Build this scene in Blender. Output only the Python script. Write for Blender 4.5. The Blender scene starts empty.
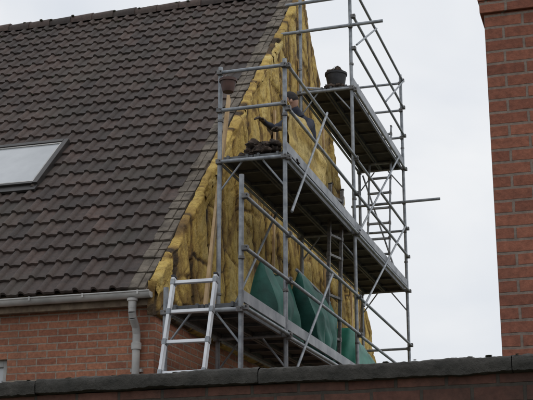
import bpy, bmesh, math, random
from mathutils import Vector, Matrix, noise
random.seed(7)
sc=bpy.context.scene
R=math.radians
# ------------------------------------------------------------------ frames
TH=R(16.7)
M=Matrix.Translation((0.205,12.9,0))@Matrix.Rotation(-TH,4,'Z')   # local (a,g,z): a=outwards from gable, g=along gable away
I4=Matrix.Identity(4)
# ------------------------------------------------------------------ materials
def newmat(name):
    m=bpy.data.materials.new(name); m.use_nodes=True
    nt=m.node_tree; b=nt.nodes['Principled BSDF']; return m,nt,b
def N(nt,t,**k):
    n=nt.nodes.new(t)
    for a,v in k.items():
        setattr(n,a,v)
    return n
def L(nt,a,b): nt.links.new(a,b)
def ramp(nt,fac,stops):
    r=N(nt,'ShaderNodeValToRGB'); e=r.color_ramp.elements
    e[0].position=stops[0][0]; e[0].color=(*stops[0][1],1)
    e[1].position=stops[1][0]; e[1].color=(*stops[1][1],1)
    for p,c in stops[2:]:
        x=e.new(p); x.color=(*c,1)
    L(nt,fac,r.inputs[0]); return r.outputs[0]
def nz(nt,scale,detail=4,rough=.6,vec=None,dist=0):
    n=N(nt,'ShaderNodeTexNoise'); n.inputs['Scale'].default_value=scale; n.inputs['Detail'].default_value=min(detail,4)
    n.inputs['Roughness'].default_value=rough; n.inputs['Distortion'].default_value=dist
    if vec is None:
        tc=N(nt,'ShaderNodeTexCoord'); vec=tc.outputs['Object']
    L(nt,vec,n.inputs['Vector']); return n.outputs['Fac']
def mix(nt,a,b,fac,mode='MIX'):
    m=N(nt,'ShaderNodeMix',data_type='RGBA',blend_type=mode)
    for s,v in ((m.inputs[6],a),(m.inputs[7],b),(m.inputs[0],fac)):
        if isinstance(v,(int,float)): s.default_value=v
        elif isinstance(v,tuple): s.default_value=(*v,1)
        else: L(nt,v,s)
    return m.outputs[2]
def bump(nt,b,h,strength=.4,dist=.01):
    n=N(nt,'ShaderNodeBump'); n.inputs['Strength'].default_value=strength; n.inputs['Distance'].default_value=dist
    L(nt,h,n.inputs['Height']); L(nt,n.outputs[0],b.inputs['Normal'])
def simple(name,c1,c2,rough=.6,metal=0,scale=12,bs=.2,bd=.004,detail=4,lo=.35,hi=.65):
    m,nt,b=newmat(name)
    f=nz(nt,scale,detail)
    L(nt,ramp(nt,f,[(lo,c1),(hi,c2)]),b.inputs['Base Color'])
    b.inputs['Roughness'].default_value=rough; b.inputs['Metallic'].default_value=metal
    if bs>.25: bump(nt,b,nz(nt,scale*4,3),bs,bd)
    return m
def brickmat(name,c1,c2,mortar,dirt=.5,soot=(.05,.04,.035),ms=.009):
    m,nt,b=newmat(name)
    tc=N(nt,'ShaderNodeTexCoord'); sp=N(nt,'ShaderNodeSeparateXYZ'); L(nt,tc.outputs['Object'],sp.inputs[0])
    ad=N(nt,'ShaderNodeMath',operation='ADD'); L(nt,sp.outputs[0],ad.inputs[0]); L(nt,sp.outputs[1],ad.inputs[1])
    cb=N(nt,'ShaderNodeCombineXYZ'); L(nt,ad.outputs[0],cb.inputs[0]); L(nt,sp.outputs[2],cb.inputs[1])
    wn=N(nt,'ShaderNodeTexNoise'); wn.inputs['Scale'].default_value=9; L(nt,cb.outputs[0],wn.inputs['Vector'])
    vm=N(nt,'ShaderNodeVectorMath',operation='SCALE'); L(nt,wn.outputs['Color'],vm.inputs[0]); vm.inputs['Scale'].default_value=.010
    va=N(nt,'ShaderNodeVectorMath',operation='ADD'); L(nt,cb.outputs[0],va.inputs[0]); L(nt,vm.outputs[0],va.inputs[1])
    br=N(nt,'ShaderNodeTexBrick'); L(nt,va.outputs[0],br.inputs['Vector'])
    br.inputs['Scale'].default_value=1; br.inputs['Brick Width'].default_value=.225; br.inputs['Row Height'].default_value=.075
    br.inputs['Mortar Size'].default_value=ms; br.inputs['Mortar Smooth'].default_value=.35; br.inputs['Bias'].default_value=0
    br.inputs['Color1'].default_value=(*c1,1); br.inputs['Color2'].default_value=(*c2,1); br.inputs['Mortar'].default_value=(*mortar,1)
    f=nz(nt,28,5,.7,va.outputs[0])
    col=mix(nt,br.outputs['Color'],ramp(nt,f,[(.3,(.6,.56,.54)),(.7,(1.25,1.2,1.15))]),.8,'MULTIPLY')
    f2=nz(nt,1.6,4,.65)
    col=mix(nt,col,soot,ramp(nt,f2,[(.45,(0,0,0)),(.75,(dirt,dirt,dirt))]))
    L(nt,col,b.inputs['Base Color']); b.inputs['Roughness'].default_value=.9
    inv=N(nt,'ShaderNodeMath',operation='MULTIPLY_ADD'); L(nt,br.outputs['Fac'],inv.inputs[0]); inv.inputs[1].default_value=-1; L(nt,f,inv.inputs[2])
    bump(nt,b,inv.outputs[0],.7,.006)
    return m
m_brick=brickmat('house_brick',(.31,.125,.075),(.44,.195,.115),(.35,.29,.235),.3)
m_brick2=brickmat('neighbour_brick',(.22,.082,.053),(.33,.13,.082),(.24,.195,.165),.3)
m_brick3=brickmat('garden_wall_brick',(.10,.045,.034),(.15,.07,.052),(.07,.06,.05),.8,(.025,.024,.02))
m_galv=simple('galvanised_steel',(.20,.22,.245),(.37,.395,.42),.58,.3,11)
m_alu=simple('aluminium',(.60,.62,.65),(.72,.74,.76),.38,.45,6,.1)
m_toe=simple('toe_board_metal',(.19,.205,.225),(.35,.365,.385),.55,.25,4,.1)
m_coup=simple('coupler_steel',(.12,.125,.13),(.25,.24,.235),.65,.45,30)
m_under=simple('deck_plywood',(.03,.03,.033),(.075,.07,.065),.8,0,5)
m_dframe=simple('deck_frame_steel',(.07,.075,.08),(.15,.155,.16),.6,.3,9)
m_wood=simple('raw_timber',(.46,.31,.16),(.64,.47,.28),.8,0,7)
m_oldwood=simple('weathered_timber',(.14,.10,.07),(.26,.2,.14),.85,0,9)
m_white=simple('white_pvc',(.62,.63,.64),(.75,.75,.75),.45,0,3)
m_gutter=simple('grey_gutter',(.34,.34,.33),(.54,.53,.51),.5,0,4)
m_black=simple('black_rubber',(.012,.012,.014),(.04,.04,.045),.6,0,10)
m_tarp=simple('green_tarpaulin',(.006,.06,.047),(.018,.13,.10),.6,0,3,.5,.01)
m_tarp2=simple('bright_green_tarpaulin',(.012,.14,.10),(.03,.24,.17),.5,0,5)
m_red=simple('brown_plastic',(.055,.03,.025),(.12,.06,.048),.6,0,8)
m_cement=simple('verge_cement',(.075,.062,.05),(.20,.17,.135),.95,0,7,.8,.01,5)
m_frame=simple('roof_window_cladding',(.03,.028,.027),(.055,.05,.048),.4,.3,5)
m_rag=simple('dusty_rubble',(.022,.018,.016),(.10,.07,.052),.95,0,14,.8,.01)
m_blue=simple('navy_workwear',(.014,.017,.03),(.035,.04,.06),.9,0,12)
m_trous=simple('work_trousers',(.04,.04,.045),(.08,.075,.07),.9,0,12)
m_skin=simple('skin',(.36,.20,.14),(.44,.26,.19),.6,0,20,.1)
m_hair=simple('dark_knit_hat',(.015,.013,.013),(.035,.03,.03),.9,0,60)
m_boot=simple('boot_leather',(.03,.02,.015),(.08,.055,.035),.7,0,20)
m_glove=simple('work_glove',(.05,.04,.035),(.14,.11,.085),.9,0,30)
m_ground=simple('garden_ground',(.045,.06,.02),(.10,.085,.05),.95,0,1.5,.6,.02)
m_pave=simple('concrete_paving',(.2,.19,.18),(.3,.29,.27),.9,0,3)
m_moss=simple('moss',(.03,.035,.02),(.075,.075,.045),1,0,25,.9,.02)
# coping
m_cop,nt,b=newmat('coping_concrete')
f=nz(nt,7,5,.7); c=ramp(nt,f,[(.3,(.024,.024,.021)),(.6,(.06,.056,.05)),(.8,(.14,.13,.115))])
L(nt,c,b.inputs['Base Color']); b.inputs['Roughness'].default_value=.95; bump(nt,b,nz(nt,35,5,.7),.9,.012)
# tiles
m_tile,nt,b=newmat('interlocking_roof_tile')
at=N(nt,'ShaderNodeAttribute',attribute_name='tone')
c=ramp(nt,at.outputs['Fac'],[(0,(.032,.023,.020)),(1,(.086,.055,.045)),(.5,(.053,.036,.030))])
f=nz(nt,18,5,.7); c=mix(nt,c,ramp(nt,f,[(.3,(.5,.5,.5)),(.7,(1.4,1.36,1.33))]),.85,'MULTIPLY')
f=nz(nt,1.1,5,.7); c=mix(nt,c,(.060,.053,.040),ramp(nt,f,[(.48,(0,0,0)),(.72,(.55,.55,.55))]))
f=nz(nt,45,3,.6); c=mix(nt,c,(.17,.165,.14),ramp(nt,f,[(.67,(0,0,0)),(.74,(.5,.5,.5))]))
L(nt,c,b.inputs['Base Color']); b.inputs['Roughness'].default_value=.7; bump(nt,b,nz(nt,50,4),.5,.006)
# insulation
m_ins,nt,b=newmat('glass_wool')
at=N(nt,'ShaderNodeAttribute',attribute_name='tone')
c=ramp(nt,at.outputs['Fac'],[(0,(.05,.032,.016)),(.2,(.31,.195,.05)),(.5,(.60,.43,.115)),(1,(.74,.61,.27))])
f=nz(nt,7,5,.78,None,1.6); c=mix(nt,c,ramp(nt,f,[(.32,(.50,.40,.27)),(.47,(.97,.93,.84)),(.70,(1.2,1.21,1.26))]),.9,'MULTIPLY')
f=nz(nt,2.1,5,.75,None,1.0); c=mix(nt,c,(.20,.115,.04),ramp(nt,f,[(.50,(0,0,0)),(.65,(.65,.65,.65))]))
L(nt,c,b.inputs['Base Color']); b.inputs['Roughness'].default_value=.8
bump(nt,b,nz(nt,20,5,.8,None,1),.8,.03)
# glass
m_glass,nt,b=newmat('window_glass')
b.inputs['Roughness'].default_value=.12; b.inputs['Specular IOR Level'].default_value=.9
L(nt,ramp(nt,nz(nt,1.5,4),[(.3,(.36,.38,.40)),(.7,(.5,.52,.54))]),b.inputs['Base Color'])
# ------------------------------------------------------------------ builder
class B:
    def __init__(s): s.v=[];s.f=[];s.m=[];s.t=[]
    def add(s,vs,fs,mi=0,tone=.5):
        o=len(s.v); s.v+= [tuple(v) for v in vs]
        s.t+= tone if isinstance(tone,list) else [tone]*len(vs)
        for f in fs: s.f.append([o+i for i in f]); s.m.append(mi)
    def box(s,a,b,mi=0,tone=.5):
        x0,y0,z0=a;x1,y1,z1=b
        s.add([(x0,y0,z0),(x1,y0,z0),(x1,y1,z0),(x0,y1,z0),(x0,y0,z1),(x1,y0,z1),(x1,y1,z1),(x0,y1,z1)],
          [(0,3,2,1),(4,5,6,7),(0,1,5,4),(1,2,6,5),(2,3,7,6),(3,0,4,7)],mi,tone)
    def beam(s,p,q,w,h,mi=0,up=(0,0,1)):
        p=Vector(p);q=Vector(q);d=(q-p).normalized();u=Vector(up); x=d.cross(u)
        if x.length<1e-3: x=d.cross(Vector((1,0,0)))
        x.normalize(); y=x.cross(d).normalized()
        vs=[]
        for c in (p,q):
            for i,j in((-1,-1),(1,-1),(1,1),(-1,1)): vs.append(c+x*i*w/2+y*j*h/2)
        s.add(vs,[(0,1,2,3),(7,6,5,4),(0,4,5,1),(1,5,6,2),(2,6,7,3),(3,7,4,0)],mi)
    def tube(s,p,q,r,mi=0,n=12,r2=None,cap=True):
        p=Vector(p);q=Vector(q);d=(q-p).normalized()
        u=Vector((0,0,1)) if abs(d.z)<.9 else Vector((1,0,0))
        x=d.cross(u).normalized();y=d.cross(x).normalized(); r2=r if r2 is None else r2
        vs=[];
        for c,rr in((p,r),(q,r2)):
            for i in range(n):
                t=2*math.pi*i/n; vs.append(c+x*rr*math.cos(t)+y*rr*math.sin(t))
        fs=[(i,(i+1)%n,n+(i+1)%n,n+i) for i in range(n)]
        if cap: fs+=[tuple(range(n))[::-1],tuple(range(n,2*n))]
        s.add(vs,fs,mi)
    def path(s,pts,r,mi=0,n=12):
        for p,q in zip(pts,pts[1:]): s.tube(p,q,r,mi,n)
    def lathe(s,c,prof,mi=0,n=24,axis=(0,0,1)):
        c=Vector(c); rot=Vector((0,0,1)).rotation_difference(Vector(axis).normalized())
        vs=[];fs=[]
        for r,z in prof:
            for i in range(n):
                t=2*math.pi*i/n; vs.append(c+rot@Vector((r*math.cos(t),r*math.sin(t),z)))
        for k in range(len(prof)-1):
            for i in range(n): fs.append((k*n+i,k*n+(i+1)%n,(k+1)*n+(i+1)%n,(k+1)*n+i))
        s.add(vs,fs,mi)
    def grid(s,fn,nu,nv,mi=0,tonefn=None,flip=False):
        vs=[];ts=[]
        for i in range(nu+1):
            for j in range(nv+1):
                vs.append(fn(i/nu,j/nv)); ts.append(tonefn(i/nu,j/nv) if tonefn else .5)
        fs=[]
        for i in range(nu):
            for j in range(nv):
                q=(i*(nv+1)+j,(i+1)*(nv+1)+j,(i+1)*(nv+1)+j+1,i*(nv+1)+j+1); fs.append(q[::-1] if flip else q)
        s.add(vs,fs,mi,ts)
    def obj(s,name,mats,parent=None,mat=I4,smooth=False,bevel=0,autos=None):
        me=bpy.data.meshes.new(name); me.from_pydata(s.v,[],s.f); 
        for m in mats: me.materials.append(m)
        me.polygons.foreach_set('material_index',s.m)
        at=me.attributes.new('tone','FLOAT','POINT'); at.data.foreach_set('value',s.t)
        me.polygons.foreach_set('use_smooth',[bool(smooth)]*len(s.f))
        me.update()
        o=bpy.data.objects.new(name,me); sc.collection.objects.link(o)
        if parent: o.parent=parent
        else: o.matrix_world=mat
        if bevel:
            md=o.modifiers.new('bev','BEVEL'); md.width=bevel; md.segments=2; md.limit_method='ANGLE'
        if autos and smooth: me.set_sharp_from_angle(angle=R(autos))
        return o
def empty(name,mat):
    e=bpy.data.objects.new(name,None); sc.collection.objects.link(e); e.matrix_world=mat; return e
def nn(x,y,z=0): return noise.noise(Vector((x,y,z)))

# ------------------------------------------------------------------ ground
g=B(); g.box((-300,-300,-.3),(300,300,0)); g.obj('ground',[m_ground])
g=B(); g.box((-8,-4.5,.004),(2.5,-1.05,.03)); g.obj('paved_terrace',[m_pave],mat=M)

# ------------------------------------------------------------------ house
GA=-1.1; EG,EZ=-1.2,4.2; RG,RZ=4.63,10.15
phi=math.atan2(RZ-EZ,RG-EG); SL=math.hypot(RZ-EZ,RG-EG); BG=2*RG-EG
LEFT=-10.5
house=empty('brick_house',M)
w=B()
WT=.28; FG=-0.98
def wallrow(b,a0,a1,g0,g1,z0,z1,holes):
    xs=sorted(holes); cur=a0
    for h0,h1,hz0,hz1 in xs:
        b.box((cur,g0,z0),(h0,g1,z1)); 
        if hz0>z0: b.box((h0,g0,z0),(h1,g1,hz0))
        b.box((h0,g0,hz1),(h1,g1,z1)); cur=h1
    b.box((cur,g0,z0),(a1,g1,z1))
holes=[(-8.8,-7.4,.9,2.2),(-6.2,-5.2,0.0,2.1),(-3.95,-2.74,2.45,3.60)]
wallrow(w,LEFT+.1,GA,FG,FG+WT,0,4.12,holes)
wallrow(w,LEFT+.1,GA,BG+EG-FG-WT,BG+EG-FG,0,4.12,[(-8.6,-7,1,2.3),(-4.5,-3,1,2.3)])
def gable(a0,a1):
    y0=FG+WT; y1=2*RG-y0
    z=lambda y: EZ+(y-EG)*math.tan(phi)-.12 if y<=RG else EZ+(BG-y)*math.tan(phi)-.12
    prof=[(y0,0),(y1,0),(y1,z(y1)),(RG,z(RG)),(y0,z(y0))]
    n=5; w.add([(a0,y,zz) for y,zz in prof]+[(a1,y,zz) for y,zz in prof],
        [tuple(range(n))[::-1],tuple(range(n,2*n))]+[(i,(i+1)%n,n+(i+1)%n,n+i) for i in range(n)])
gable(GA-WT,GA); gable(LEFT+.1,LEFT+.1+WT)
w.obj('walls',[m_brick],house)
w=B()
for h0,h1,z0,z1 in holes:
    gg=FG+.08
    if z0==0:
        w.box((h0,gg,z0),(h1,gg+.05,z1),0); w.box((h0+.2,gg-.01,1.2),(h1-.2,gg-.002,1.9),1); continue
    w.box((h0,gg+.02,z0),(h1,gg+.03,z1),1)
    for p,q in(((h0,gg-.02,z0),(h0+.07,gg+.019,z1)),((h1-.07,gg-.02,z0),(h1,gg+.019,z1)),((h0+.07,gg-.02,z0),(h1-.07,gg+.019,z0+.07)),((h0+.07,gg-.02,z1-.07),(h1-.07,gg+.019,z1)),(((h0+h1)/2-.03,gg-.018,z0+.07),((h0+h1)/2+.03,gg+.019,z1-.07))): w.box(p,q,0)
    w.box((h0-.05,FG-.05,z0-.06),(h1+.05,FG+.06,z0-.001),2)
w.obj('windows',[m_gutter,m_glass,m_cement],house,bevel=.004)
def rp(a,s,h,back=False):
    y=EG+s*math.cos(phi)-h*math.sin(phi); z=EZ+s*math.sin(phi)+h*math.cos(phi)
    if back: y=2*RG-y
    return (a,y,z)
SK=(-4.45,-3.25,2.42,3.58)  # skylight a0,a1,s0,s1
EX=SL/28
def tiles(back):
    b=B(); tw=.205; nr=28; ex=EX; nc=int((GA-.2-LEFT)/tw)
    for r in range(nr):
        for c in range(nc):
            a0=GA-.2-(c+1)*tw; s0=r*ex
            if not back and a0+tw*.5>SK[0]+.0 and a0+tw*.5<SK[1] and s0+ex*.5>SK[2] and s0+ex*.5<SK[3]: continue
            tone=min(1,max(0,random.gauss(.45,.2)+.3*nn(a0*.6,s0*.6,3))); js=random.uniform(-.009,.009); jh=random.uniform(0,.006); jr=random.uniform(-.012,.012)
            if random.random()<.03: js+=random.uniform(-.02,.015); tone=random.choice((.05,.95))
            xs=[-.06,.0,.05,.10,.17,.24,.30,.36,.45,.62,.80,.92,1.0]
            n=len(xs)-1; vs=[]
            for x in xs:
                q=abs((x-.17)/.17)
                hp=.034*math.sqrt(max(0,1-q**2.2)) if q<1 else 0
                hp+=.007*math.exp(-((x-.66)/.1)**2)
                aa=a0+x*tw
                sl=s0+js+jr*(x-.5)
                vs+= [rp(aa,sl,hp+.008+jh,back),rp(aa,sl+.003,hp+.034+jh,back),rp(aa,s0+ex*.5,hp+.022+jh*.5,back),rp(aa,s0+ex+.03,hp+.006,back)]
            fs=[]
            for k in range(n):
                for j in range(3):
                    q=(k*4+j,(k+1)*4+j,(k+1)*4+j+1,k*4+j+1); fs.append(q if not back else q[::-1])
            b.add(vs,fs,0,tone)
    o=b.obj('roof_tiles_back' if back else 'roof_tiles_front',[m_tile],house,smooth=True,autos=42)
tiles(False); tiles(True)
w=B()
for back in(False,True):
    vs=[rp(LEFT,0.02,-.02,back),rp(GA-.02,0.02,-.02,back),rp(GA-.02,SL,-.02,back),rp(LEFT,SL,-.02,back),rp(LEFT,0.02,-.1,back),rp(GA-.02,0.02,-.1,back),rp(GA-.02,SL-.1,-.1,back),rp(LEFT,SL-.1,-.1,back)]
    w.add(vs,[(0,1,2,3),(7,6,5,4),(0,4,5,1),(1,5,6,2),(2,6,7,3),(3,7,4,0)])
w.obj('roof_deck',[m_oldwood],house)
w=B()
for back in(False,True):
    s=0
    while s<SL-.05:
        l=random.uniform(.16,.30); l=min(l,SL-s)
        h=random.uniform(.0,.028); a0=GA-.215+random.uniform(-.01,.006); a1=GA-.012+random.uniform(-.03,.025); am=a0+(a1-a0)*random.uniform(.4,.65)
        for (x0,x1,hh) in((a0,am-.003,h),(am+.003,a1,h-.008+random.uniform(-.008,.008))):
            j=random.uniform(-.012,.012)
            p=[rp(x0,s+.004,hh+.012,back),rp(x1,s+.004+j,hh+.012,back),rp(x1,s+l-.006+j,hh,back),rp(x0,s+l-.006,hh,back)]
            q=[rp(x0,s+.004,-.018,back),rp(x1,s+.004+j,-.018,back),rp(x1,s+l-.006+j,-.018,back),rp(x0,s+l-.006,-.018,back)]
            w.add(p+q,[(0,1,2,3),(7,6,5,4),(0,4,5,1),(1,5,6,2),(2,6,7,3),(3,7,4,0)])
        s+=l
w.obj('verge_undercloak',[m_cement],house,bevel=.006)
w=B(); a=GA-.05
while a>LEFT:
    l=.38; r=.125; tone=random.random(); zz=RZ-.02+random.uniform(-.010,.010)
    vs=[];n=10
    for (x,rr) in((a,r+.012),(a-l-.02,r-.004)):
        for k in range(n+1):
            t=math.pi*(k/n)*1.16-.25; vs.append((x,RG+rr*math.cos(t),zz+rr*math.sin(t)))
        for k in range(n+1):
            t=math.pi*(k/n)*1.16-.25; vs.append((x,RG+(rr-.02)*math.cos(t),zz+(rr-.02)*math.sin(t)))
    m2=2*(n+1)
    fs=[(k,k+1,m2+k+1,m2+k) for k in range(n)]+[(k,n+1+k,n+2+k,k+1) for k in range(n)]
    w.add(vs,fs,0,tone); a-=l
w.obj('ridge_tiles',[m_tile],house,smooth=True,autos=50)
w=B()
def blob(b,c,r,flat=.5,mi=0,tone=.5,seed=0,n=8,amp=.35):
    c=Vector(c); vs=[];fs=[]
    for i in range(n+1):
        for j in range(2*n):
            th=math.pi*i/n; ph=math.pi*j/n
            d=Vector((math.sin(th)*math.cos(ph),math.sin(th)*math.sin(ph),math.cos(th)))
            k=1+amp*noise.noise(d*1.7+Vector((seed*3.1,seed,0)))+amp*.5*noise.noise(d*4+Vector((seed,0,seed)))
            vs.append(c+Vector((d.x*r*k,d.y*r*k,d.z*r*k*flat)))
    for i in range(n):
        for j in range(2*n): fs.append((i*2*n+j,(i+1)*2*n+j,(i+1)*2*n+(j+1)%(2*n),i*2*n+(j+1)%(2*n)))
    b.add(vs,fs,mi,tone)
for i in range(150):
    a=random.uniform(LEFT+.3,GA-.3)
    if random.random()<.25: p=(a,RG-random.uniform(.06,.12),RZ+.05+random.uniform(0,.02)); r=random.uniform(.015,.035)
    else:
        s=SL-abs(random.gauss(0,2.6)); 
        if s<.2: continue
        if SK[0]-.1<a<SK[1]+.1 and SK[2]-.1<s<SK[3]+.1: continue
        p=rp(a,round(s/EX)*EX+random.uniform(-.02,.01),.03); r=random.uniform(.01,.026)
    blob(w,p,r,.6,0,.5,i,5)
w.obj('roof_moss',[m_moss],house,smooth=True)
w=B()
a0,a1,s0,s1=SK; a0+=.02
def rbox(b,a0,a1,s0,s1,h0,h1,mi):
    p=[rp(a0,s0,h0),rp(a1,s0,h0),rp(a1,s1,h0),rp(a0,s1,h0),rp(a0,s0,h1),rp(a1,s0,h1),rp(a1,s1,h1),rp(a0,s1,h1)]
    b.add(p,[(0,3,2,1),(4,5,6,7),(0,1,5,4),(1,2,6,5),(2,3,7,6),(3,0,4,7)],mi)
rbox(w,a0,a1,s0-.12,s0-.002,.028,.062,2)
rbox(w,a0,a0+.07,s0,s1,-.01,.095,0); rbox(w,a1-.07,a1,s0,s1,-.01,.095,0)
rbox(w,a0+.07,a1-.07,s0,s0+.05,-.01,.09,0); rbox(w,a0+.07,a1-.07,s1-.07,s1,-.01,.10,0)
rbox(w,a0+.07,a1-.07,s0+.05,s1-.07,.05,.072,1)
rbox(w,a0+.07,a0+.095,s0+.05,s1-.07,.074,.086,3); rbox(w,a1-.095,a1-.07,s0+.05,s1-.07,.074,.086,3)
rbox(w,a0+.095,a1-.095,s0+.05,s0+.075,.074,.086,3); rbox(w,a0+.095,a1-.095,s1-.095,s1-.07,.074,.086,3)
w.obj('roof_window',[m_frame,m_glass,m_frame,m_gutter],house,bevel=.004)
w=B(); w.box((LEFT,EG+.10,EZ-.14),(GA-.03,EG+.125,EZ+.0),1)
w.box((LEFT,EG+.126,EZ-.13),(GA-.03,FG-.001,EZ-.11),1)
gr=.062; gy=EG+.03; gz=EZ-.02; n=10
vs=[]
for x in(LEFT,GA+.03):
    for rr in(gr,gr-.006):
        for k in range(n+1):
            t=math.pi+math.pi*k/n; vs.append((x,gy+rr*math.cos(t),gz+rr*math.sin(t)))
m1=n+1
fs=[(k,k+1,2*m1+k+1,2*m1+k) for k in range(n)]+[(m1+k+1,m1+k,3*m1+k,3*m1+k+1) for k in range(n)]
fs+=[(2*m1+k,2*m1+k+1,3*m1+k+1,3*m1+k) for k in range(n)]+[(0,m1,3*m1,2*m1),(n,2*m1+n,3*m1+n,m1+n)]
w.add(vs,fs,0)
w.add([(GA+.028,gy,gz)]+[(GA+.028,gy+gr*math.cos(math.pi+math.pi*k/n),gz+gr*math.sin(math.pi+math.pi*k/n)) for k in range(n+1)],[(0,k+1,k+2) for k in range(n)],0)
w.tube((LEFT,gy-gr,gz),(GA+.03,gy-gr,gz),.009,0,8)
a=LEFT+.3
while a<GA: 
    w.box((a,gy-gr-.012,gz-.03),(a+.02,gy-gr-.006,gz+.012),0); a+=.6
w.obj('gutter',[m_gutter,m_oldwood],house,smooth=True,autos=40)
w=B(); da=GA-.17
w.lathe((da,gy,gz-.16),[(.042,0),(.042,.07),(.055,.075),(.055,.1)],0,16)
w.path([(da,gy,gz-.14),(da,gy,gz-.2),(da,gy+.02,gz-.25),(da,FG-.085,gz-.33),(da,FG-.06,gz-.40),(da,FG-.06,.1)],.040,0,16)
for z in(3.62,2.6,1.5,.5): w.lathe((da,FG-.06,z),[(.04,0),(.052,.004),(.052,.07),(.04,.075)],0,16)
for z in(3.4,1.8): w.box((da-.06,FG-.05,z),(da+.06,FG-.001,z+.03),0)
w.obj('downpipe',[m_gutter],house,smooth=True,autos=40)

# ------------------------------------------------------------------ insulation
def rooftop(y): return EZ+(y-EG)*math.tan(phi) if y<=RG else EZ+(BG-y)*math.tan(phi)
def insf(y,z):
    yy=y+.20*(z-4)+.06*nn(z*.9,y*.3,3); bw=.60
    ci=math.floor(yy/bw); fx=yy/bw-ci
    hh=1.2; zz=z+ci*.47+.12*(fx-.5)*math.sin(ci*3.7)+.04*nn(y*2,z,9); ri=math.floor(zz/hh); fz=zz/hh-ri
    ex=min(fx,1-fx)*bw; ez=min(fz,1-fz)*hh; e=min(ex,ez)
    pil=1-math.exp(-(e/.035)**1.3)
    rnd=random.Random(ci*131+ri*17).random()
    rnd2=random.Random(ci*31+ri*7+5).random()
    fl=.010 if fx<.16 else 0
    d=.012+.032*pil*(.55+.6*rnd)+.018*(rnd2-.4)+fl+(fx-.5)*.035*(rnd-.5)
    d+=.018*nn(y*1.6,z*1.6,1)+.010*nn(y*4,z*3,2)+.008*nn(y*11,z*9,5)
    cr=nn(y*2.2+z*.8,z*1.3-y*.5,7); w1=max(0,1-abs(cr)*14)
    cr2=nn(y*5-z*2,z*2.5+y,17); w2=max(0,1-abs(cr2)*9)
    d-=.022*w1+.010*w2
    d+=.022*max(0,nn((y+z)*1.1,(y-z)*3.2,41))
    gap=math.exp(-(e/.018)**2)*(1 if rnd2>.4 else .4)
    tone=.44+.36*(rnd-.25)+.26*nn(y*3,z*3,4)+.16*nn(y*9,z*9,14)-.30*w1-.16*w2-.62*gap-(.12 if fx<.16 else 0)  # shade in seam gaps and creases is painted into the tone
    hole=nn(y*1.1+5,z*1.1,33)
    if hole>.40: tone-=.5*min(1,(hole-.40)*12); d-=.02*min(1,(hole-.40)*12)
    return d,max(0,min(1,tone))
w=B(); NU,NV=430,200
Y0,Y1=EG+.05,BG-.05; ZB=3.97
def pos(u,v):
    y=Y0+(Y1-Y0)*u
    t=rooftop(y)+.03+.05*nn(y*2.3,0,8)+.035*nn(y*7,1,8)+.025*nn(y*17,1,8); z0=ZB+.04*nn(y*3,5,5)
    t=max(t,z0+.12)
    z=z0+(t-z0)*v
    d,_=insf(y,z)
    d+=.05*math.exp(-max(0,t-z)/.16)*max(0,.5+nn(y*2.7,3,77))
    e=min(1,(t-z)/.05,(z-z0)/.06+.0,(y-Y0)/.05,(Y1-y)/.05); e=max(0,e)
    d=.012+max(.0,d+.02)*(math.sqrt(max(0,1-(1-e)**2)))
    if e<1: d=max(d,.02)
    if v==1 or v==0 or u==0 or u==1: d=-.02 if v<1 else .0
    return (GA+d+.004,y+.012*nn(z*5,y,6),z)
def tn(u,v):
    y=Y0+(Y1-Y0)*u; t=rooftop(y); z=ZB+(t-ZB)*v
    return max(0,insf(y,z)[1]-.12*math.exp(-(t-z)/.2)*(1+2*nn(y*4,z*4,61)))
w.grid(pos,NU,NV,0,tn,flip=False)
for i in range(24):
    s=random.uniform(.1,SL-.1); l=random.uniform(.15,.6); 
    y=EG+s*math.cos(phi); z=EZ+s*math.sin(phi)
    sd=i*1.7; out=random.uniform(.02,.06); dn=random.uniform(.1,.4)
    def fl(u,v,y=y,z=z,l=l,sd=sd,out=out,dn=dn):
        s_=(u-.5)*l
        yy=y+s_*math.cos(phi)+.12*v*dn; zz=z+s_*math.sin(phi)-v*dn*.6-.02+.03*nn(u*3,v*3,sd)
        return (GA+.045+out*math.sin(v*2.4)+.025*nn(u*4,v*4,sd+3),yy,zz)
    w.grid(fl,8,6,0,lambda u,v,t=random.uniform(.4,.85):t)
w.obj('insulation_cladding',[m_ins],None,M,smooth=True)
w=B()
for y,z0,z1,t in((2.9,3.98,7.6,.12),(4.4,5.4,8.9,-.06),(5.9,3.98,8.3,-.1),(7.6,3.98,6.6,.05)):
    w.beam((GA+.100,y,z0),(GA+.100,y+t,z1),.055,.03,0,(1,0,0))
w.obj('wall_battens',[m_wood],None,M,bevel=.003)
w=B(); w.beam((-.865,-.20,3.96),(-.775,.34,6.78),.125,.032,0,(1,.2,0)); w.obj('leaning_timber_plank',[m_wood],None,M,bevel=.003)

# ------------------------------------------------------------------ scaffolding
scaf=empty('scaffolding',M)
IN=-.76; Ag,Bg,Cg,Dg=-1.55,0,3.5,7.4
Z1,Z2,Z3=3.93,5.93,8.05
r=.0255
st=B(); cp=B(); rl=B()
def std(a,g,z1):
    st.tube((a,g,.02),(a+random.uniform(-.012,.012),g+random.uniform(-.012,.012),z1),r)
    st.box((a-.07,g-.07,0.0),(a+.07,g+.07,.02))
    z=.35
    while z<z1-.1:
        cp.lathe((a,g,z),[(r,0),(r+.007,.003),(r+.007,.03),(r,.034)],0,12); z+=2.0
for a,g_,z in((0,Ag,5.2),(IN,Ag,4.12),(IN,Bg,7.02),(0,Bg,7.04),(IN,Cg,9.75),(0,Cg,9.9),(IN,Dg,9.62),(0,Dg,9.72)): std(a,g_,z)
def coup(p):
    p=Vector(p); s_=random.uniform(-.006,.006); cp.box(p-Vector((.031,.031,.026)),p+Vector((.031,.031,.026+s_)))
    cp.tube(p+Vector((.02,-.028,.0)),p+Vector((.02,-.05,.012)),.007,0,6)
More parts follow.
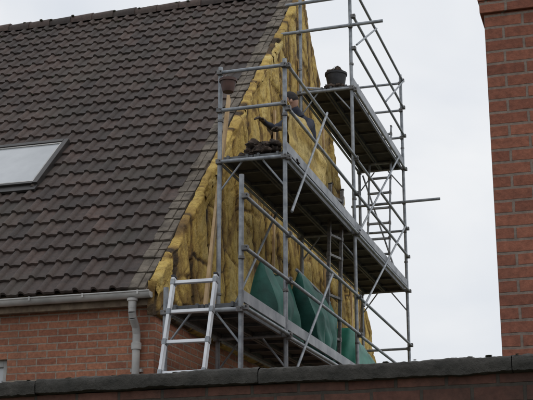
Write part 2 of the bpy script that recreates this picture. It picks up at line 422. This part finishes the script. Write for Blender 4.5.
def rail(p,q,rr=.021,c=True):
    rl.tube(p,q,rr)
    if c: 
        coup(p); coup(q)
O=.03
for g_,zs in((Ag,(Z1-.06,1.9)),(Bg,(Z1-.06,Z2-.06,1.9,6.48,6.94)),(Cg,(Z1-.06,Z2-.06,Z3-.06,1.9)),(Dg,(Z1-.06,Z2-.06,Z3-.06,1.9,4.9,6.9,8.55,9.05,9.55))):
    for z in zs: rail((IN,g_-O*1.2,z),(0,g_-O*1.2,z+random.uniform(-.01,.01)))
for (g0,g1,zs) in((Ag,Bg,(Z1-.06,4.47,4.98,1.9)),(Bg,Cg,(Z1-.06,4.47,4.98,Z2-.06,6.45,6.95,1.9)),(Cg,Dg,(Z1-.06,4.47,4.98,Z2-.06,6.45,6.95,Z3-.06,8.6,9.1,9.6,1.9))):
    for z in zs: rail((O*1.3,g0,z+random.uniform(-.015,.015)),(O*1.3,g1,z+random.uniform(-.015,.015)),.020)
for (g0,g1,zs) in((Ag,Bg,(Z1-.06,)),(Bg,Cg,(Z1-.06,Z2-.06)),(Cg,Dg,(Z2-.06,Z3-.06,))):
    for z in zs: rail((IN,g0,z),(IN,g1,z),.018)
rail((-1.02,Cg-.06,8.93),(.48,Cg-.06,8.95),.024,False); coup((IN,Cg-.04,8.93)); coup((0,Cg-.04,8.94))
rail((-.95,Cg-.06,9.38),(.1,Cg-.06,9.4),.024,False)
rail((-.9,Dg-.06,7.38),(.62,Dg-.06,7.40),.024,False); coup((0,Dg-.04,7.39))
for p,q in(((.06,.05,5.25),(.06,1.75,7.0)),((.06,.15,3.5),(.06,1.9,4.95)),((.06,Cg+.05,Z2),(.06,Dg-.6,Z3+.0)),((.06,Cg+.1,8.7),(.06,Cg+1.6,9.6)),((IN,Cg,8.1),(IN,Dg,9.5)),((.06,Cg+2.2,8.6),(.06,Dg,9.6)),((.06,Cg+.2,4.9),(.06,Dg-.3,6.9)),((IN,.1,Z1),(IN,2.3,Z2)),((-.1,Dg+.03,Z2),(IN+.05,Dg+.03,Z3-.1))):
    rail(p,q,.015,False)
for g_,z in((Ag,Z1),(Bg,Z1),(Bg,Z2),(Cg,Z2),(Cg,Z3),(Dg,Z2),(Dg,Z3)):
    rail((IN,g_,z-.40),(IN+.26,g_,z-.07),.011,False); rail((0,g_,z-.40),(-.26,g_,z-.07),.011,False)
o=st.obj('standards',[m_galv],scaf,smooth=True,autos=40)
o=rl.obj('rails',[m_galv],scaf,smooth=True,autos=40)
cp.obj('couplers',[m_coup],scaf,bevel=.006)
dk=B()
def deck(g0,g1,z):
    n=2; wd=(0-IN-.05)/n
    for i in range(n):
        a0=IN+.025+i*wd+.006; a1=a0+wd-.012
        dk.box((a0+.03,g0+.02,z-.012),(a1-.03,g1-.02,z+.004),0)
        dk.box((a0,g0,z-.06),(a0+.028,g1,z+.012),1); dk.box((a1-.028,g0,z-.06),(a1,g1,z+.012),1)
        dk.box((a0+.029,g0,z-.055),(a1-.029,g0+.019,z+.010),1); dk.box((a0+.029,g1-.019,z-.055),(a1-.029,g1,z+.010),1)
        g_=g0+.45
        while g_<g1-.2:
            dk.box((a0+.029,g_,z-.045),(a1-.029,g_+.03,z-.0125),1); g_+=.5
        for gg in(g0,g1):
            for a in(a0+.06,a1-.06): dk.box((a-.015,gg-.03,z-.03),(a+.015,gg+.03,z+.018),1)
for g0,g1,z in((Ag+.03,Bg-.03,Z1),(Bg+.03,Cg-.03,Z1),(Cg+.03,Dg-.03,Z1),(Bg+.03,Cg-.03,Z2),(Cg+.03,Dg-.03,Z2),(Cg+.03,Dg-.03,Z3)): deck(g0,g1,z)
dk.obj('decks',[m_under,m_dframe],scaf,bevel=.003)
tb=B()
for g0,g1,z in((Ag,Bg,Z1),(Bg,Cg,Z1),(Cg,Dg,Z1),(Bg,Cg,Z2),(Cg,Dg,Z2),(Cg,Dg,Z3)):
    tb.box((-.012,g0+.05,z+.016),(.012,g1-.05,z+.13),0)
tb.box((IN+.05,Dg-.03,Z3+.016),(-.05,Dg-.01,Z3+.165),0)
tb.obj('toe_boards',[m_toe],scaf,bevel=.003)

# ------------------------------------------------------------------ ladders
def ladder(name,p,q,wdir,width,pitch,mat,sw=.03,sd=.065,rr=.016,first=.1,parent=None):
    b=B(); p=Vector(p);q=Vector(q);wd=Vector(wdir).normalized(); d=(q-p).normalized(); Ln=(q-p).length
    nrm=d.cross(wd).normalized()
    for s in(-1,1):
        b.beam(p+wd*s*width/2,q+wd*s*width/2,sw,sd,0,up=nrm)
        b.beam(q+wd*s*width/2,q+wd*s*width/2+d*.02,sw+.008,sd+.008,1,up=nrm)
        b.beam(p+wd*s*width/2-d*.04,p+wd*s*width/2,sw+.012,sd+.012,1,up=nrm)
    t=first
    while t<Ln:
        c=p+d*t; b.beam(c-wd*(width/2-sw/2),c+wd*(width/2-sw/2),.034,.034,0,up=nrm)
        for s in(-1,1): b.beam(c+wd*s*(width/2)-d*.03,c+wd*s*(width/2)+d*.03,sw+.010,sd+.008,2,up=nrm)
        t+=pitch
    return b.obj(name,[mat,m_black,m_coup if mat!=m_alu else m_galv],parent,M,bevel=.005)
lp,lq=Vector((-.47,-2.85,.04)),Vector((-.375,-1.80,4.15)); LL=(lq-lp).length
ladder('aluminium_ladder',lp,lq,(1,0,0),.42,.305,m_alu,.032,.06,first=(LL-.05)%.305)
ladder('scaffold_access_ladder',(-.16,2.75,Z1+.02),(-.16,3.1,Z2+.5),(.25,1,0),.34,.28,m_coup,.025,.05)
ladder('scaffold_access_ladder',(-.3,Dg-.9,Z2+.02),(-.3,Dg-.35,Z3+.6),(1,0,0),.36,.28,m_galv,.025,.05)

# ------------------------------------------------------------------ buckets, sheets, rubble
def bucket(name,c,r0,r1,h,mat,handle=True,axis=(0,0,1),fill=None):
    b=B(); 
    prof=[(0,0),(r0,0),(r0+.004,.01),(r1,h-.03),(r1+.012,h-.03),(r1+.014,h),(r1-.004,h),(r1-.006,h-.02),(r0-.004,.014),(0,.012)]
    b.lathe(c,prof,0,28,axis)
    c=Vector(c)
    if handle:
        pts=[c+Vector((0,(r1+.01)*math.cos(t),h-.02+(r1)*.75*math.sin(t))) for t in [math.pi*k/12 for k in range(13)]]
        b.path(pts,.004,1,6)
    if fill:
        for i in range(12):
            blob(b,c+Vector((random.uniform(-.6,.6)*r1,random.uniform(-.6,.6)*r1,h+random.uniform(-.03,.05))),random.uniform(.04,.075),.8,2,.5,i+50,6,.7)
    return b.obj(name,[mat,m_coup,m_rag],None,M,smooth=True,autos=40)
bucket('rubble_bucket',(-.30,Cg+.30,Z3+.05),.11,.15,.27,m_black,fill=True)
bucket('hanging_bucket',(IN+.13,-.02-.10,6.66),.062,.090,.15,m_red)
def heap(name,c,rx,ry,n,mat,rmin,rmax,hz=.08):
    b=B()
    for i in range(n):
        x=max(-.8,min(.8,random.gauss(0,.4)));y=max(-.7,min(.8,random.gauss(0,.4)))
        k=max(0,1-(x*x+y*y))
        blob(b,(c[0]+x*rx,c[1]+y*ry,c[2]+k*hz*random.random()+rmin*.4),random.uniform(rmin,rmax),random.uniform(.4,.8),0,.5,i+len(name),6,.7)
    return b.obj(name,[mat],None,M,smooth=True,autos=50)
heap('rubble_heap',(-.34,.30,Z2+.02),.36,.25,60,m_rag,.035,.08,.20)
heap('rubble_heap',(-.34,Cg+.2,Z3+.02),.3,.22,26,m_rag,.025,.05,.08)
def sheet(name,a0,g0,g1,zt,zb,seed,nar,mat,slope=0,dep=.12):
    b=B()
    def f(side):
        def q(u,v):
            gm=(g0+g1)/2; wd=(g1-g0)*(1-nar*v**1.3)
            g_=gm+(u-.5)*wd+.05*v*math.sin(seed*3)
            pl=.045*math.sin(u*17+seed+2*v)*(.3+v)+.03*math.sin(u*31+seed*2-v)*v+.05*nn(u*4,v*4,seed)
            a=a0+side*dep*math.sin(math.pi*min(1,v*1.1+.02)*.62)+pl*(1 if side>0 else .5)
            z=zt-slope*u-(zt-slope*u-zb)*v+.04*nn(u*5,v*2,seed+9)*v-.03*math.sin(u*math.pi)*(1-v)
            return (a,g_,max(z,Z1+.02))
        return q
    b.grid(f(1),60,30,0); b.grid(f(-1),60,30,0,flip=True)
    # closed ends so the bundle reads as a folded mass
    for uu in(0,1):
        b.grid(lambda s_,v,uu=uu: tuple(Vector(f(1)(uu,v))*(1-s_)+Vector(f(-1)(uu,v))*s_+Vector((0,(.03 if uu else -.03)*math.sin(s_*math.pi),0))),6,30,0)
    b.tube((a0,g0-.1,zt-.01),(a0,g1+.1,zt-.01-slope),.018,1)
    return b.obj(name,[mat,m_galv],None,M,smooth=True)
sheet('green_tarpaulin',-.42,.45,1.50,4.84,Z1+.03,1.3,.10,m_tarp,.0,.16)
sheet('green_tarpaulin',-.26,1.50,2.95,4.93,Z1+.03,4.4,.40,m_tarp,.08,.17)
w=B()
def tp(u,v):
    g_=Cg+.15+u*1.7; t=v*math.pi
    h=.80*(math.sin(min(1,u*5)*math.pi/2))*(1-.35*u)+.12*nn(u*5,v*3,2)
    a=-.38-.33*math.cos(t)+.05*nn(u*4,v*6,4); z=Z1+.03+max(0,h*math.sin(t)**.6)+.05*nn(u*9,v*8,1)*math.sin(t)
    return (a,g_+.05*nn(v*5,u*3,7),max(z,Z1+.02))
w.grid(tp,34,26,0,flip=True); w.obj('green_tarpaulin',[m_tarp2],None,M,smooth=True)
w=B()
def bt(th):
    def f(u,v):
        g_=.30+1.75*u+.10*v; z=Z2+.06+v*(.78-.16*u+.08*nn(u*3,0,4))
        a=-.10+th+.05*nn(u*3,v*3,11)+.06*math.sin(v*3)-.14*max(0,v-.75)+.02*nn(u*9,v*9,3)
        return (a,g_,z)
    return f
tt=lambda u,v:.66+.45*nn(u*4,v*4,1)
w.grid(bt(0),40,26,0,tt); w.grid(bt(-.07),40,26,0,tt,flip=True)
w.obj('loose_insulation_batt',[m_ins],None,M,smooth=True)

# ------------------------------------------------------------------ worker crouching on middle lift, facing the gable
def worker():
    J={}; E=[]; DG=Vector((.05,.22,0))
    def j(n,p,r): J[n]=(Vector(p)+DG,r)
    F=Z2+.012
    j('pelvis',(-.36,2.22,F+.60),(.15,.13)); j('belly',(-.39,2.10,F+.80),(.145,.12)); j('chest',(-.43,1.95,F+1.02),(.17,.13))
    j('ubase',(-.46,1.87,F+1.15),(.13,.11)); j('neck',(-.49,1.82,F+1.24),(.072,.072)); j('skull',(-.51,1.79,F+1.31),(.06,.06))
    for s,n in((-1,'l'),(1,'r')):
        j('sh'+n,(-.45+s*.13,1.90-s*-.06,F+1.11),(.078,.072))
    j('ell',(-.72,1.66,F+.96),(.05,.05)); j('wrl',(-.80,1.42,F+1.00),(.034,.032)); j('pal',(-.83,1.35,F+1.01),(.035,.02))
    j('elr',(-.34,1.70,F+.88),(.05,.05)); j('wrr',(-.56,1.54,F+.90),(.034,.032)); j('par',(-.63,1.49,F+.91),(.035,.02))
    for s,n in((-1,'l'),(1,'r')):
        j('hip'+n,(-.37+s*.1,2.2,F+.54),(.10,.10)); j('kn'+n,(-.42+s*.16,1.84,F+.46+(.05 if s>0 else -.05)),(.065,.065))
        j('an'+n,(-.41+s*.15,2.08,F+.10),(.045,.045)); j('to'+n,(-.42+s*.16,1.88,F+.045),(.042,.036)); j('he'+n,(-.41+s*.15,2.13,F+.05),(.042,.04))
    E=[('pelvis','belly'),('belly','chest'),('chest','ubase'),('ubase','neck'),('neck','skull')]
    for n in'lr': E+=[('chest','sh'+n),('sh'+n,'el'+n),('el'+n,'wr'+n),('wr'+n,'pa'+n),('pelvis','hip'+n),('hip'+n,'kn'+n),('kn'+n,'an'+n),('an'+n,'to'+n),('an'+n,'he'+n)]
    names=list(J); bm=bmesh.new(); lay=bm.verts.layers.skin.verify(); V={}
    for n in names:
        v=bm.verts.new(J[n][0]); v[lay].radius=J[n][1]; v[lay].use_root=(n=='pelvis'); V[n]=v
    for a,b_ in E: bm.edges.new((V[a],V[b_]))
    me=bpy.data.meshes.new('sk'); bm.to_mesh(me); o=bpy.data.objects.new('sk',me); sc.collection.objects.link(o)
    md=o.modifiers.new('s','SKIN'); md.use_smooth_shade=True; md.branch_smoothing=.4
    o.modifiers.new('ss','SUBSURF').levels=2
    dg=bpy.context.evaluated_depsgraph_get(); ev=o.evaluated_get(dg); m=bpy.data.meshes.new_from_object(ev)
    bpy.data.objects.remove(o)
    b=B()
    segs=[(J[a][0],J[c][0],a,c) for a,c in E]
    fm=[]
    for p in m.polygons:
        c=Vector(p.center); best=min(segs,key=lambda s_:((c-s_[0])-(s_[1]-s_[0])*max(0,min(1,(c-s_[0]).dot(s_[1]-s_[0])/(s_[1]-s_[0]).length_squared))).length)
        a,e=best[2],best[3]
        if e in('pal','par'): k=6
        elif a[:2]=='an' : k=3
        elif e[:3]=='hip' or a[:3]=='hip' or a[:2]=='kn' or a=='pelvis' and c.z<F+.64: k=1
        else: k=0
        fm.append(k)
    vs=[v.co.copy() for v in m.vertices]
    for i,v in enumerate(m.vertices): vs[i]+=v.normal*(.012*nn(v.co.x*16,v.co.y*16,v.co.z*16))
    b.v=[tuple(v) for v in vs]; b.t=[.5]*len(vs); b.f=[list(p.vertices) for p in m.polygons]; b.m=fm
    fd=Vector((-.88,-.25,-.40)).normalized(); sd=fd.cross(Vector((0,0,1))).normalized(); ud=sd.cross(fd)
    hc=J['skull'][0]+Vector((-.02,-.02,.06)); n=22; hv=[]
    ishat=lambda x,pz:(pz>.030 and x<.9) or (x<.25 and pz>-.03) or pz>.07
    for i in range(n+1):
        for k in range(2*n):
            th=math.pi*i/n; ph=math.pi*k/n
            x=math.sin(th)*math.cos(ph); y=math.sin(th)*math.sin(ph); z=math.cos(th)
            rx,ry,rz=.098,.076,.122
            if z<0: rx*=1-.16*(-z); ry*=1-.34*(-z)
            px,py,pz=x*rx,y*ry,z*rz
            if x>0:
                px+=.024*math.exp(-((y*ry)/.013)**2-((pz+.012)/.022)**2)
                px-=.010*math.exp(-((abs(y*ry)-.03)/.014)**2-((pz-.012)/.012)**2)
                px+=.006*math.exp(-((y*ry)/.022)**2-((pz+.055)/.009)**2)
                px+=.008*math.exp(-((y*ry)/.02)**2-((pz+.09)/.016)**2)
            if ishat(x,z*rz): px*=1.09;py*=1.09;pz*=1.07
            hv.append(hc+fd*px+sd*py+ud*pz)
    o0=len(b.v); 
    b.v+=[tuple(v) for v in hv]; b.t+=[.5]*len(hv)
    for i in range(n):
        for k in range(2*n):
            b.f.append([o0+i*2*n+k,o0+(i+1)*2*n+k,o0+(i+1)*2*n+(k+1)%(2*n),o0+i*2*n+(k+1)%(2*n)])
            th=math.pi*(i+.5)/n; ph=math.pi*(k+.5)/n; x=math.sin(th)*math.cos(ph); pz=.122*math.cos(th)
            b.m.append(4 if ishat(x,pz) else 2)
    for s in(-1,1):
        blob(b,hc+sd*s*.074+ud*-.03+fd*.01,.018,1.5,2,.5,s+3,6,.1)
        blob(b,hc+fd*.088+sd*s*.03+ud*.012,.011,1,5,.5,1,6,0)
    for pa,wr,s in(('pal','wrl',1),('par','wrr',-1)):
        P,W=J[pa][0],J[wr][0]; d=(P-W).normalized(); side=d.cross(Vector((0,0,1))).normalized()*s; dn=Vector((0,0,-1))
        for q,ln in((-.03,.068),(-.01,.078),(.01,.074),(.029,.058)):
            p0=P+d*.01+side*q; p1=p0+d*ln*.5+dn*.006; p2=p1+d*ln*.3+dn*ln*.25; p3=p2+d*ln*.1+dn*ln*.3
            b.tube(p0,p1,.0105,6,8,.0095); b.tube(p1,p2,.0095,6,8,.009); b.tube(p2,p3,.009,6,8,.007)
        p0=W+d*.025-side*.022; p1=p0-side*.022+d*.03; p2=p1-side*.004+d*.028+dn*.008
        b.tube(p0,p1,.013,6,8,.011); b.tube(p1,p2,.011,6,8,.008)
    b.obj('construction_worker',[m_blue,m_trous,m_skin,m_boot,m_hair,m_white,m_glove],None,M,smooth=True)
worker()

# ------------------------------------------------------------------ foreground garden wall
p0=Vector((-1.311,6.055,0)); p1=Vector((1.134,5.20,0)); d=(p1-p0).normalized(); ang=math.atan2(d.y,d.x)
MW=Matrix.Translation(p0)@Matrix.Rotation(ang,4,'Z')
gw=empty('garden_wall',MW); ZT=2.443
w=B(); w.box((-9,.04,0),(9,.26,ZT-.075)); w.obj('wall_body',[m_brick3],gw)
w=B(); x=-9.0
while x<9:
    l=1.15; dz=random.uniform(-.004,.004); x1=min(9,x+l)-.004
    def cf(u,v,x=x,x1=x1,dz=dz):
        X=x+(x1-x)*u; per=[(.045,-.074),(.0,-.072),(-.004,-.03),(.004,-.006),(.03,.0),(.15,.012),(.27,.0),(.30,-.02),(.30,-.07),(.26,-.074)]
        k=v*(len(per)-1); i=min(int(k),len(per)-2); f=k-i
        y=per[i][0]*(1-f)+per[i+1][0]*f; z=per[i][1]*(1-f)+per[i+1][1]*f
        q=nn(X*5,y*9,z*20)*.007+nn(X*25,y*25,z*25)*.005+nn(X*60,y*60,z*60)*.003
        return (X,y-abs(q)*.6,ZT+dz+z+q)
    w.grid(cf,110,34,0,flip=True)
    w.box((x+.001,.03,ZT-.07),(x1-.001,.27,ZT-.012))
    x+=l
w.obj('coping',[m_cop],gw,smooth=True,autos=50)
w=B()
for i in range(260):
    x=random.uniform(-4,5); blob(w,(x,random.uniform(0.01,.2),ZT+.001),random.uniform(.006,.02),.22,0,.5,i,5,.6)
w.obj('coping_moss',[m_moss],gw,smooth=True)

# ------------------------------------------------------------------ neighbour building (right)
MN=Matrix.Translation((1.272,6.60,0))@Matrix.Rotation(-TH,4,'Z')
nb=empty('neighbour_brick_building',MN)
w=B(); w.box((0,0,0),(6,7,4.66)); 
for i,o_ in enumerate((.022,.03,.034)): w.box((-o_,-o_,4.661+i*.075),(6+o_,7+o_,4.66+(i+1)*.075))
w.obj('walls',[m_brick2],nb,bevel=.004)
w=B(); w.add([(.0,.0,4.9),(6.,.0,4.9),(6.,7.,4.9),(.0,7.,4.9),(.0,3.5,7.2),(6.,3.5,7.2)],[(0,1,5,4),(2,3,4,5),(0,4,3),(1,2,5),(3,2,1,0)]); w.obj('roof',[m_tile],nb)

# ------------------------------------------------------------------ world + sun
wd=bpy.data.worlds.new('World'); sc.world=wd; wd.use_nodes=True; nt=wd.node_tree; nt.nodes.clear()
sun_el=R(48); sun_az=R(70)
sky=N(nt,'ShaderNodeTexSky',sky_type='NISHITA'); sky.sun_disc=False; sky.sun_elevation=sun_el; sky.sun_rotation=sun_az; sky.air_density=1.5; sky.dust_density=4
tc=N(nt,'ShaderNodeTexCoord'); mp=N(nt,'ShaderNodeMapping'); mp.inputs['Scale'].default_value=(1,1,2.2); L(nt,tc.outputs['Generated'],mp.inputs[0])
f=nz(nt,2.6,4,.55,mp.outputs[0],.4)
cl=ramp(nt,f,[(.32,(7.3,7.7,8.35)),(.5,(8.2,8.45,8.85)),(.68,(9.2,9.3,9.45))])
c=mix(nt,sky.outputs[0],cl,.94)
bg=N(nt,'ShaderNodeBackground'); bg.inputs['Strength'].default_value=.1; L(nt,c,bg.inputs[0])
ow=N(nt,'ShaderNodeOutputWorld'); L(nt,bg.outputs[0],ow.inputs[0])
sl=bpy.data.lights.new('sun','SUN'); sl.energy=.55; sl.angle=R(40); sl.color=(1,.97,.92)
so=bpy.data.objects.new('sun',sl); sc.collection.objects.link(so)
sdv=Vector((math.sin(sun_az)*math.cos(sun_el),math.cos(sun_az)*math.cos(sun_el)-.5,math.sin(sun_el)))
so.rotation_euler=sdv.to_track_quat('Z','Y').to_euler(); so.location=(10,0,20)
# ------------------------------------------------------------------ camera
cam=bpy.data.cameras.new('camera'); co=bpy.data.objects.new('camera',cam); sc.collection.objects.link(co)
co.location=(0,0,1.6); co.rotation_euler=(R(90+16.3),0,0); cam.sensor_width=36; cam.lens=83; cam.clip_end=1000; cam.clip_start=.05
sc.camera=co
sc.view_settings.view_transform='Standard'; sc.view_settings.look='None'; sc.view_settings.exposure=0
